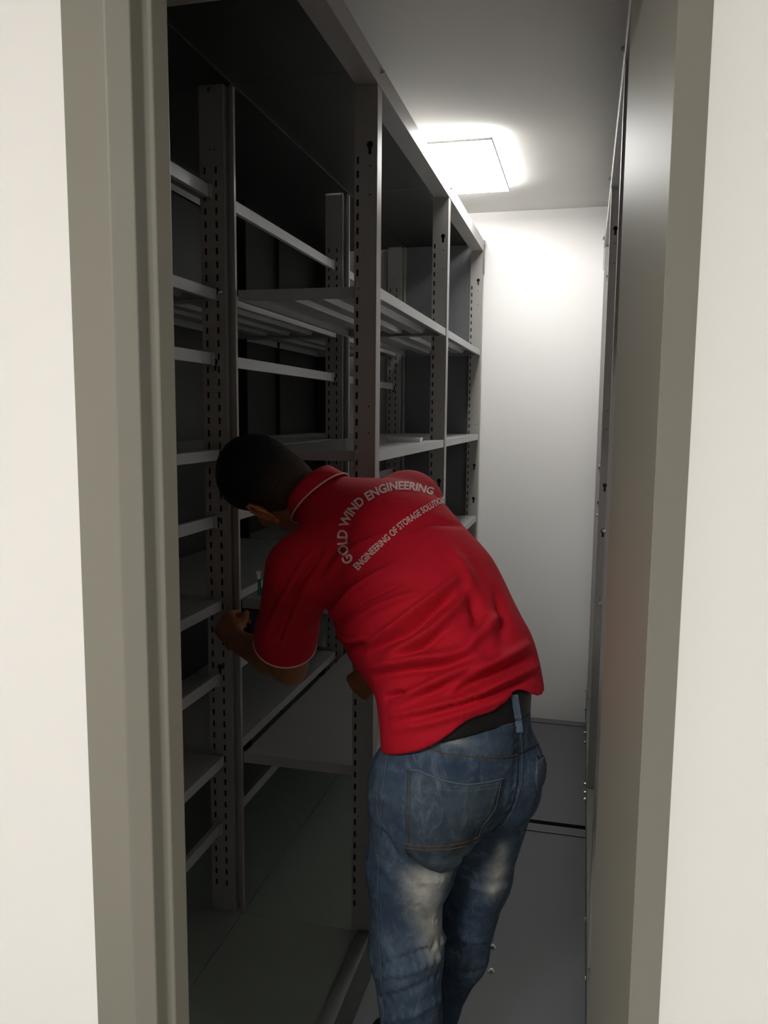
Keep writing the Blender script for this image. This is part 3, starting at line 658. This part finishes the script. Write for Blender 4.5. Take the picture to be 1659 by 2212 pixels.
def resample(pl, n):
    pl = np.array(pl, float); d = np.r_[0, np.cumsum(np.linalg.norm(np.diff(pl, axis=0), axis=1))]; t = np.linspace(0, d[-1], n)
    # Catmull-like smoothing by cubic blend of the polyline
    p = np.stack([np.interp(t, d, pl[:, k]) for k in range(2)], 1)
    for _ in range(max(1, n//6)): p[1:-1] = 0.25*p[:-2]+0.5*p[1:-1]+0.25*p[2:]
    return p
for pl, amp, wd in FOLDS:
    pts = [cast(sb, *p)[0] for p in resample(pl, 48)]; pts = np.array([p for p in pts if p is not None])
    if len(pts) < 3: continue
    c = pts.mean(0); rad = np.linalg.norm(pts-c, axis=1).max()+4*wd; near = np.where(np.linalg.norm(V-c, axis=1) < rad)[0]
    D = np.linalg.norm(V[near][:, None]-pts[None], axis=2); j = D.argmin(1); d = D[np.arange(len(near)), j]
    taper = np.sin(np.pi*np.clip((j+1.5)/(len(pts)+2), 0, 1))**0.6
    disp[near] += 2.4*amp*taper*np.exp(-(d/wd)**2)
V = V+N*disp[:, None]
V = smooth_verts(V, Q, 1, 0.3)
shirt.data.vertices.foreach_set('co', V.astype(np.float32).ravel()); shirt.data.update()
set_col(shirt.data, np.tile(lin(196, 17, 40), (len(V), 1)))
sb = bvh_of(shirt)
# sleeve and collar piping, collar
def ring_on(bvh, c, ax, off, n=40):
    ax = Vector(unit(ax)); a = ax.orthogonal().normalized(); b = ax.cross(a); out = []
    for i in range(n):
        d = a*math.cos(2*math.pi*i/n)+b*math.sin(2*math.pi*i/n); h = bvh.ray_cast(Vector(c), d, 0.14)
        if h[0] is not None: out.append(h[0]+d*off)
    return out
o = tube('sleeve_piping', ring_on(sb, cuffC+arm_dir*0.010, arm_dir, 0.0006), 0.0019, M['piping'], shirt, 6, True)
o['label'] = 'thin white piping'
nk = unit((-0.70, 0.14, 0.70)); ckC = A(690, 1074, 1.715)
def cring(r1, r2, t, tilt, n=36):
    a = unit(rt_t-nk*(rt_t@nk)); b = np.cross(nk, a)          # b towards the back of the neck or the throat
    if b@bk_t < 0: b = -b
    return [ckC+nk*(t+tilt*math.sin(2*math.pi*i/n))+a*r1*math.cos(2*math.pi*i/n)+b*r2*math.sin(2*math.pi*i/n) for i in range(n)]
r_in, r_top, r_out, r_fold = cring(0.060, 0.060, -0.02, 0.0), cring(0.063, 0.063, 0.030, 0.004), cring(0.070, 0.070, 0.024, 0.004), cring(0.080, 0.080, -0.002, 0.0)
RG = [r_in, r_top, cring(0.067, 0.067, 0.033, 0.004), r_out, r_fold, cring(0.077, 0.077, -0.005, 0.0), cring(0.066, 0.066, 0.008, 0.0)]
n = 36; V = [p for r in RG for p in r]; F = [(k*n+i, k*n+(i+1) % n, (k+1)*n+(i+1) % n, (k+1)*n+i) for k in range(len(RG)-1) for i in range(n)]
me = mesh_from('collar', V, F); me.polygons.foreach_set('use_smooth', [True]*len(me.polygons)); set_col(me, np.tile(lin(190, 20, 40), (len(V), 1)))
col_o = link('collar', me, M['shirt'], shirt)
o = tube('collar_piping', cring(0.0808, 0.0808, -0.0025, 0.0, 48), 0.0018, M['piping'], shirt, 6, True); o['label'] = 'thin white piping'
# lettering on the back
def letter_mesh(text, size, bold):
    cu = bpy.data.curves.new('t', 'FONT'); cu.body = text; cu.size = size; cu.offset = bold; cu.resolution_u = 3
    o = bpy.data.objects.new('t', cu); COL.objects.link(o); dg = bpy.context.evaluated_depsgraph_get(); me = bpy.data.meshes.new_from_object(o.evaluated_get(dg))
    bpy.data.objects.remove(o); bpy.data.curves.remove(cu)
    bm = bmesh.new(); bm.from_mesh(me); bmesh.ops.triangulate(bm, faces=bm.faces); bmesh.ops.subdivide_edges(bm, edges=[e for e in bm.edges if e.calc_length() > size*0.25], cuts=1); bmesh.ops.triangulate(bm, faces=bm.faces); bm.to_mesh(me); bm.free()
    return me
def lettering(text, path, h0, h1, warp, bold):
    me = letter_mesh(text, 1.0, bold); C = coords(me); x0, x1 = C[:, 0].min(), C[:, 0].max(); y0, y1 = 0.0, C[:, 1].max()
    P = resample(path, 160); d = np.r_[0, np.cumsum(np.linalg.norm(np.diff(P, axis=0), axis=1))]; d /= d[-1]
    T = np.gradient(P, axis=0); T /= np.linalg.norm(T, axis=1)[:, None]; Nn = np.stack([T[:, 1], -T[:, 0]], 1)
    out = []
    for x, y, z in C:
        s = (x-x0)/(x1-x0); s = s+warp*s*(1-s); v = (y-y0)/(y1-y0)-0.5; h = h0+(h1-h0)*s
        p = [np.interp(s, d, P[:, k])+np.interp(s, d, Nn[:, k])*v*h for k in range(2)]
        hit, nr = cast(sb, *p)
        if hit is None: hit, nr = cast(sb, p[0]-6, p[1]+6)
        out.append(hit+nr*0.0012 if hit is not None else Vector((-0.5, 1.6, 1.3)))
    me.vertices.foreach_set('co', np.array(out, np.float32).ravel()); me.update()
    return link('back_lettering', me, M['white_print'], shirt)
lettering('GOLD WIND ENGINEERING', [(756,1216),(743,1198),(739,1180),(739,1150),(746,1122),(768,1090),(787,1077),(812,1062),(835,1053),(858,1049),(882,1049),(908,1054),(936,1062)], 23, 16, 0.10, 0.030)
lettering('ENGINEERING OF STORAGE SOLUTIONS', [(768,1227),(805,1189),(846,1152),(870,1131),(910,1104),(940,1087),(964,1074)], 16, 13, 0.22, 0.025)
# pen in the sleeve pocket
pn = empty('pen', at(561, 1262, 1.585)); tag(pn, 'teal pen with a white cap sticking out of the red shirt sleeve', 'pen')
pa, pb_ = Vector(at(561, 1285, 1.588)), Vector(at(560, 1250, 1.580)); pc = Vector(at(559, 1238, 1.577))
for nm, p_, q_, r_, m_ in (('barrel', pa, pb_, 0.0038, 'pen_blue'), ('cap', pb_, pc, 0.0044, 'pen_white'), ('cap_top', pc, pc+(pc-pb_)*0.3, 0.0062, 'pen_white')):
    o = tube(nm, [p_, (p_+q_)/2, q_], r_, M[m_], pn, 10); o.matrix_parent_inverse = Matrix.Translation(-Vector(pn.location))

# ---- jeans
J = Field((-0.56, 1.18, 0.04), (0.06, 2.02, 1.14), 0.0048)
J.cone(A(1004, 1545, 1.505), A(990, 1620, 1.50), 0.146, 0.152, 0.03, MPel)
J.cone(A(930, 1700, 1.445), A(925, 1740, 1.455), 0.103, 0.100, 0.035); J.cone(A(1084, 1655, 1.545), A(1078, 1700, 1.555), 0.085, 0.082, 0.035)
J.cone(A(895, 1690, 1.485), A(878, 1880, 1.49), 0.092, 0.0755, 0.035); J.cone(A(878, 1880, 1.49), knL, 0.0755, 0.072, 0.03)
J.cone(A(985, 1745, 1.49), A(925, 1880, 1.49), 0.050, 0.048, 0.04)
cfL = knL*0.35+anL*0.65; J.cone(knL, cfL, 0.071, 0.060, 0.03); J.cone(cfL, anL+np.array((0, 0, -0.02)), 0.060, 0.056, 0.03)
J.cone(A(1068, 1690, 1.60), A(1028, 1890, 1.67), 0.090, 0.073, 0.03); J.cone(A(1028, 1890, 1.67), knR, 0.073, 0.065, 0.03)
cfR = knR*0.35+anR*0.65; J.cone(knR, cfR, 0.064, 0.057, 0.03); J.cone(cfR, anR+np.array((0, 0, -0.02)), 0.057, 0.055, 0.03)
w1, w2, w3 = A(905, 1604, 1.385), A(1060, 1572, 1.41), A(1172, 1530, 1.52)
wn = unit(np.cross(w2-w1, w3-w1)); wn *= np.sign(wn[2])
for k_ in range(60): pass
J.chop(w2, wn, (hipC+np.array((0, 0, 0.10)), 0.40)); J.chop((0, 0, 0.052), (0, 0, -1))
V, Q = J.mesh(); V = smooth_verts(V, Q, 3, 0.4)
jeans = under_man(np_mesh('jeans', V, Q, M['jeans'], man)); jb = bvh_of(jeans)
JF = [([(965,2030),(900,2062),(815,2092)], -0.008, 0.008), ([(962,2062),(890,2098),(806,2108)], 0.007, 0.009), ([(960,2100),(890,2140),(815,2165)], -0.006, 0.009), ([(962,2150),(900,2190),(830,2205)], 0.005, 0.010),
      ([(790,1790),(830,1800),(850,1840)], -0.006, 0.009), ([(792,1860),(830,1870),(850,1900)], 0.006, 0.010), ([(800,1720),(850,1725),(875,1722)], 0.005, 0.009),
      ([(870,1860),(910,1905),(960,1900)], 0.006, 0.009), ([(905,1960),(935,1990),(962,1985)], -0.005, 0.008), ([(915,2040),(945,2045),(965,2020)], 0.006, 0.008), ([(1030,1790),(1000,1850),(980,1900)], -0.006, 0.012),
      ([(985,2100),(1010,2108),(1045,2095)], -0.006, 0.007), ([(980,2020),(1020,2035),(1065,2030)], 0.004, 0.010), ([(1100,1910),(1060,1925),(1020,1915)], 0.004, 0.010), ([(1115,1560),(1116,1650),(1112,1720),(1090,1770)], -0.005, 0.008)]
V = coords(jeans.data).astype(float); N = normals(jeans.data); disp = np.zeros(len(V))
for pl, amp, wd in JF:
    pts = [cast(jb, *p)[0] for p in resample(pl, 20)]; pts = np.array([p for p in pts if p is not None])
    if len(pts) < 3: continue
    D = np.linalg.norm(V[:, None]-pts[None, ::2], axis=2).min(1); disp += amp*np.exp(-(D/wd)**2)
V = V+N*disp[:, None]; jeans.data.vertices.foreach_set('co', V.astype(np.float32).ravel()); jeans.data.update(); jb = bvh_of(jeans)
# wash: pale wear on seat, thighs and side, kept in place on the cloth
col = np.tile(lin(62, 79, 98), (len(V), 1))
def wear(p, rads, c, amt):
    global col
    h, _ = cast(jb, *p)
    if h is None: return
    q = V-np.array(h); ax_u = unit((0.12, 0, 1)); ax_r = np.array(CR); q_u = q@ax_u; q_r = q@ax_r; q_f = q@np.array(CF)
    wgt = np.exp(-((q_r/rads[0])**2+(q_u/rads[1])**2+(q_f/0.06)**2))*amt; col = col*(1-wgt[:, None])+c*wgt[:, None]
pale = lin(196, 194, 184); mid_b = lin(88, 104, 122)
for p, r_, c_, a_ in (((915, 1905), (0.032, 0.034), pale, 0.85), ((918, 1945), (0.030, 0.04), pale, 0.85), ((930, 1990), (0.026, 0.04), pale, 0.8), ((942, 2035), (0.022, 0.035), pale, 0.75), ((950, 1900), (0.02, 0.02), pale, 0.5),
                      ((1075, 1885), (0.022, 0.035), pale, 0.75), ((1066, 1925), (0.018, 0.02), pale, 0.6), ((1085, 1840), (0.015, 0.03), pale, 0.5), ((980, 1588), (0.03, 0.008), pale, 0.5),
                      ((840, 1730), (0.03, 0.012), mid_b, 0.8), ((810, 1760), (0.02, 0.03), mid_b, 0.7), ((840, 1830), (0.03, 0.03), mid_b, 0.5), ((860, 2040), (0.05, 0.03), mid_b, 0.6), ((870, 2120), (0.05, 0.05), mid_b, 0.5), ((820, 1660), (0.02, 0.04), mid_b, 0.6),
                      ((1040, 1620), (0.05, 0.02), mid_b, 0.5), ((950, 1740), (0.06, 0.04), lin(92, 106, 116), 0.5)): wear(p, r_, c_, a_)
dk = lin(40, 58, 84)
for p, r_, a_ in (((980, 1660), (0.08, 0.015), 0.6), ((990, 1980), (0.03, 0.08), 0.5), ((840, 1960), (0.03, 0.07), 0.35), ((1140, 1660), (0.04, 0.05), 0.4)): wear(p, r_, dk, a_)
set_col(jeans.data, col)
# pockets: cloth patches lying on the seat
def patch(name, poly, off, m, parent, colr=None, edge=0.0):
    """closed outline of the photograph laid on the cloth, with thickness"""
    poly = np.array(poly, float); c = poly.mean(0); k = 7; ring = []
    pl = np.vstack([poly, poly[:1]]); d = np.r_[0, np.cumsum(np.linalg.norm(np.diff(pl, axis=0), axis=1))]; n = 56; t = np.linspace(0, d[-1], n, endpoint=False)
    bd = np.stack([np.interp(t, d, pl[:, q]) for q in range(2)], 1); V = []; F = []
    for i in range(k, -1, -1):
        f = i/k
        for b in bd:
            p = c+(b-c)*max(f, 0.02); h, nr = cast(jb, *p)
            if h is None: h, nr = jb.find_nearest(at(p[0], p[1], 1.5))[:2]
            V.append(h+nr*off)
    for i in range(k):
        for j in range(n): F.append((i*n+j, i*n+(j+1) % n, (i+1)*n+(j+1) % n, (i+1)*n+j))
    F.append(tuple(k*n+j for j in range(n)))
    base = len(V)
    for j in range(n):
        h, nr, _, _ = jb.find_nearest(V[j]); V.append(h-nr*0.002)
    for j in range(n): F.append((j, base+j, base+(j+1) % n, (j+1) % n))
    me = mesh_from(name, V, F); bm = bmesh.new(); bm.from_mesh(me); bmesh.ops.recalc_face_normals(bm, faces=bm.faces); bm.to_mesh(me); bm.free()
    me.polygons.foreach_set('use_smooth', [True]*len(me.polygons))
    if colr is not None: set_col(me, np.tile(colr, (len(V), 1)))
    return link(name, me, m, parent)
PK = [(880,1664),(905,1662),(920,1672),(942,1681),(975,1690),(1010,1695),(1055,1688),(1086,1680),(1078,1715),(1064,1760),(1042,1782),(1034,1812),(1018,1838),(985,1868),(952,1884),(920,1872),(876,1840),(876,1760)]
pk = patch('back_pocket', PK, 0.0042, M['jeans'], jeans, lin(68, 82, 94))
pv = coords(pk.data); low = np.clip((at(950,1828,1.42)[2]-pv[:, 2])/0.012, 0, 1)[:, None]; pc_ = np.ones((len(pv), 4), np.float32); pc_[:, :3] = lin(68, 82, 94)*(1-low)+lin(104, 120, 134)*low
pk.data.color_attributes['col'].data.foreach_set('color', pc_.ravel())
pr = patch('back_pocket', [(1158,1646),(1170,1636),(1180,1626),(1181,1660),(1172,1690),(1160,1712),(1156,1690)], 0.0035, M['jeans'], jeans, lin(62, 77, 93))
def seam(name, pl, r, m, off=0.0015, n=40, parent=None, label=None):
    pts = []
    for p in resample(pl, n):
        h, nr = cast(jb, *p)
        if h is not None and not (pts and (h-pts[-1]).length > 0.06): pts.append(h+nr*off)
    if len(pts) > 3:
        o = tube(name, pts, r, m, parent or jeans, 5)
        if label: o['label'] = label
for dy in (0, 8): seam('stitching', [(877,1819+dy),(920,1824+dy),(970,1822+dy),(1005,1814+dy),(1031,1803+dy)], 0.0012, M['stitch_brown'], 0.0050, label='brown double stitching')
seam('stitching', [(881,1668),(879,1740),(878,1838)], 0.0006, M['stitch_pale'], 0.005); seam('stitching', [(888,1672),(886,1740),(884,1815)], 0.0007, M['stitch_brown'], 0.005)
seam('stitching', [(882,1690),(940,1704),(1010,1708),(1080,1697)], 0.0006, M['stitch_pale'], 0.005); seam('stitching', [(1078,1690),(1066,1745),(1040,1778),(1030,1806)], 0.0006, M['stitch_pale'], 0.005)
seam('frayed_edge', [(888,1664),(905,1661),(920,1671),(942,1680),(975,1689),(1010,1694),(1055,1687),(1084,1679)], 0.0016, M['stitch_pale'], 0.005, label='frayed pale pocket edge')
seam('seam', [(905,1612),(960,1627),(1030,1636),(1090,1636),(1118,1630)], 0.0012, M['stitch_brown']); seam('seam', [(1118,1630),(1150,1614),(1180,1592)], 0.0014, M['stitch_dark'])
seam('seam', [(910,1606),(1000,1584),(1060,1573),(1110,1563),(1166,1540)], 0.0008, M['stitch_pale'])
seam('seam', [(1112,1570),(1118,1625),(1117,1690),(1105,1740),(1085,1772),(1065,1795)], 0.0013, M['stitch_dark']); seam('seam', [(1122,1572),(1127,1625),(1126,1690),(1113,1740),(1095,1768)], 0.0006, M['stitch_pale'])
seam('seam', [(840,1625),(831,1680),(824,1760),(819,1850),(816,1940),(819,2020),(824,2090),(832,2212)], 0.0008, M['stitch_pale'])
# belt and loops
Bf = Field((-0.56, 1.18, 0.84), (0.06, 1.86, 1.24), 0.004)
Bf.cone(A(1004, 1490, 1.507), A(990, 1620, 1.50), 0.148, 0.157, 0.03, MPel)
Bf.chop(w2-wn*0.004, -wn); Bf.chop(w2+wn*0.052, wn)
V, Q = Bf.mesh(); V = smooth_verts(V, Q, 2, 0.4); belt = under_man(np_mesh('belt', V, Q, M['belt'], man)); bb = bvh_of(belt)
lp = []
for t in np.linspace(0, 1, 14):
    p = (1108+12*t, 1500+80*t); h, nr = cast(bb, *p); h2_, nr2 = cast(jb, *p)
    c_ = [(h-CPOS).length, h, nr] if h is not None else [9, None, None]
    if h2_ is not None and (h2_-CPOS).length < c_[0]: c_ = [0, h2_, nr2]
    if c_[1] is not None: lp.append(c_[1]+c_[2]*0.003)
if len(lp) > 3:
    V = []; F = []
    for i, p in enumerate(lp):
        for dx, dn in ((-0.0065, 0), (0.0065, 0), (0.0065, -0.004), (-0.0065, -0.004)): V.append(p+CR*dx-CF*dn*-1)
    for i in range(len(lp)-1):
        for j in range(4): F.append((i*4+j, i*4+(j+1) % 4, (i+1)*4+(j+1) % 4, (i+1)*4+j))
    F += [(0, 1, 2, 3), tuple((len(lp)-1)*4+j for j in range(4))]
    me = mesh_from('belt_loop', V, F); set_col(me, np.tile(lin(84, 98, 116), (len(V), 1))); link('belt_loop', me, M['jeans'], jeans)
# shoes
def shoe(c, d):
    d = unit(d); sd = np.array((-d[1], d[0], 0)); up = np.array((0, 0, 1.0)); c = np.array((c[0], c[1], 0))
    lo = c-np.array((0.22, 0.22, 0.01)); K = Field(lo, c+np.array((0.22, 0.22, 0.16)), 0.005)
    K.cone(c-d*0.045+up*0.045, c+d*0.03+up*0.05, 0.040, 0.042, 0.02); K.cone(c+d*0.03+up*0.042, c+d*0.14+up*0.030, 0.042, 0.030, 0.03); K.cone(c-d*0.02+up*0.06, c-d*0.02+up*0.10, 0.042, 0.044, 0.02)
    K.chop(c+up*0.016, -up); K.chop(c-d*0.02+up*0.105, up)
    V, Q = K.mesh(); V = smooth_verts(V, Q, 2, 0.4); s_ = under_man(np_mesh('shoe', V, Q, M['shoe'], man))
    pr_ = []
    for i in range(28):
        a = 2*math.pi*i/28; l = math.cos(a); q = math.sin(a); wd = 0.043*(1.0-0.12*max(0, l)); pr_.append(tuple((c+d*(0.045+0.125*l)+sd*wd*q)[:2]))
    o = prism('sole', pr_, -0.002, 0.017, M['dark'], s_)
shoe(anL, (-0.85, 0.5, 0)); shoe(anR, (-0.75, 0.55, 0))
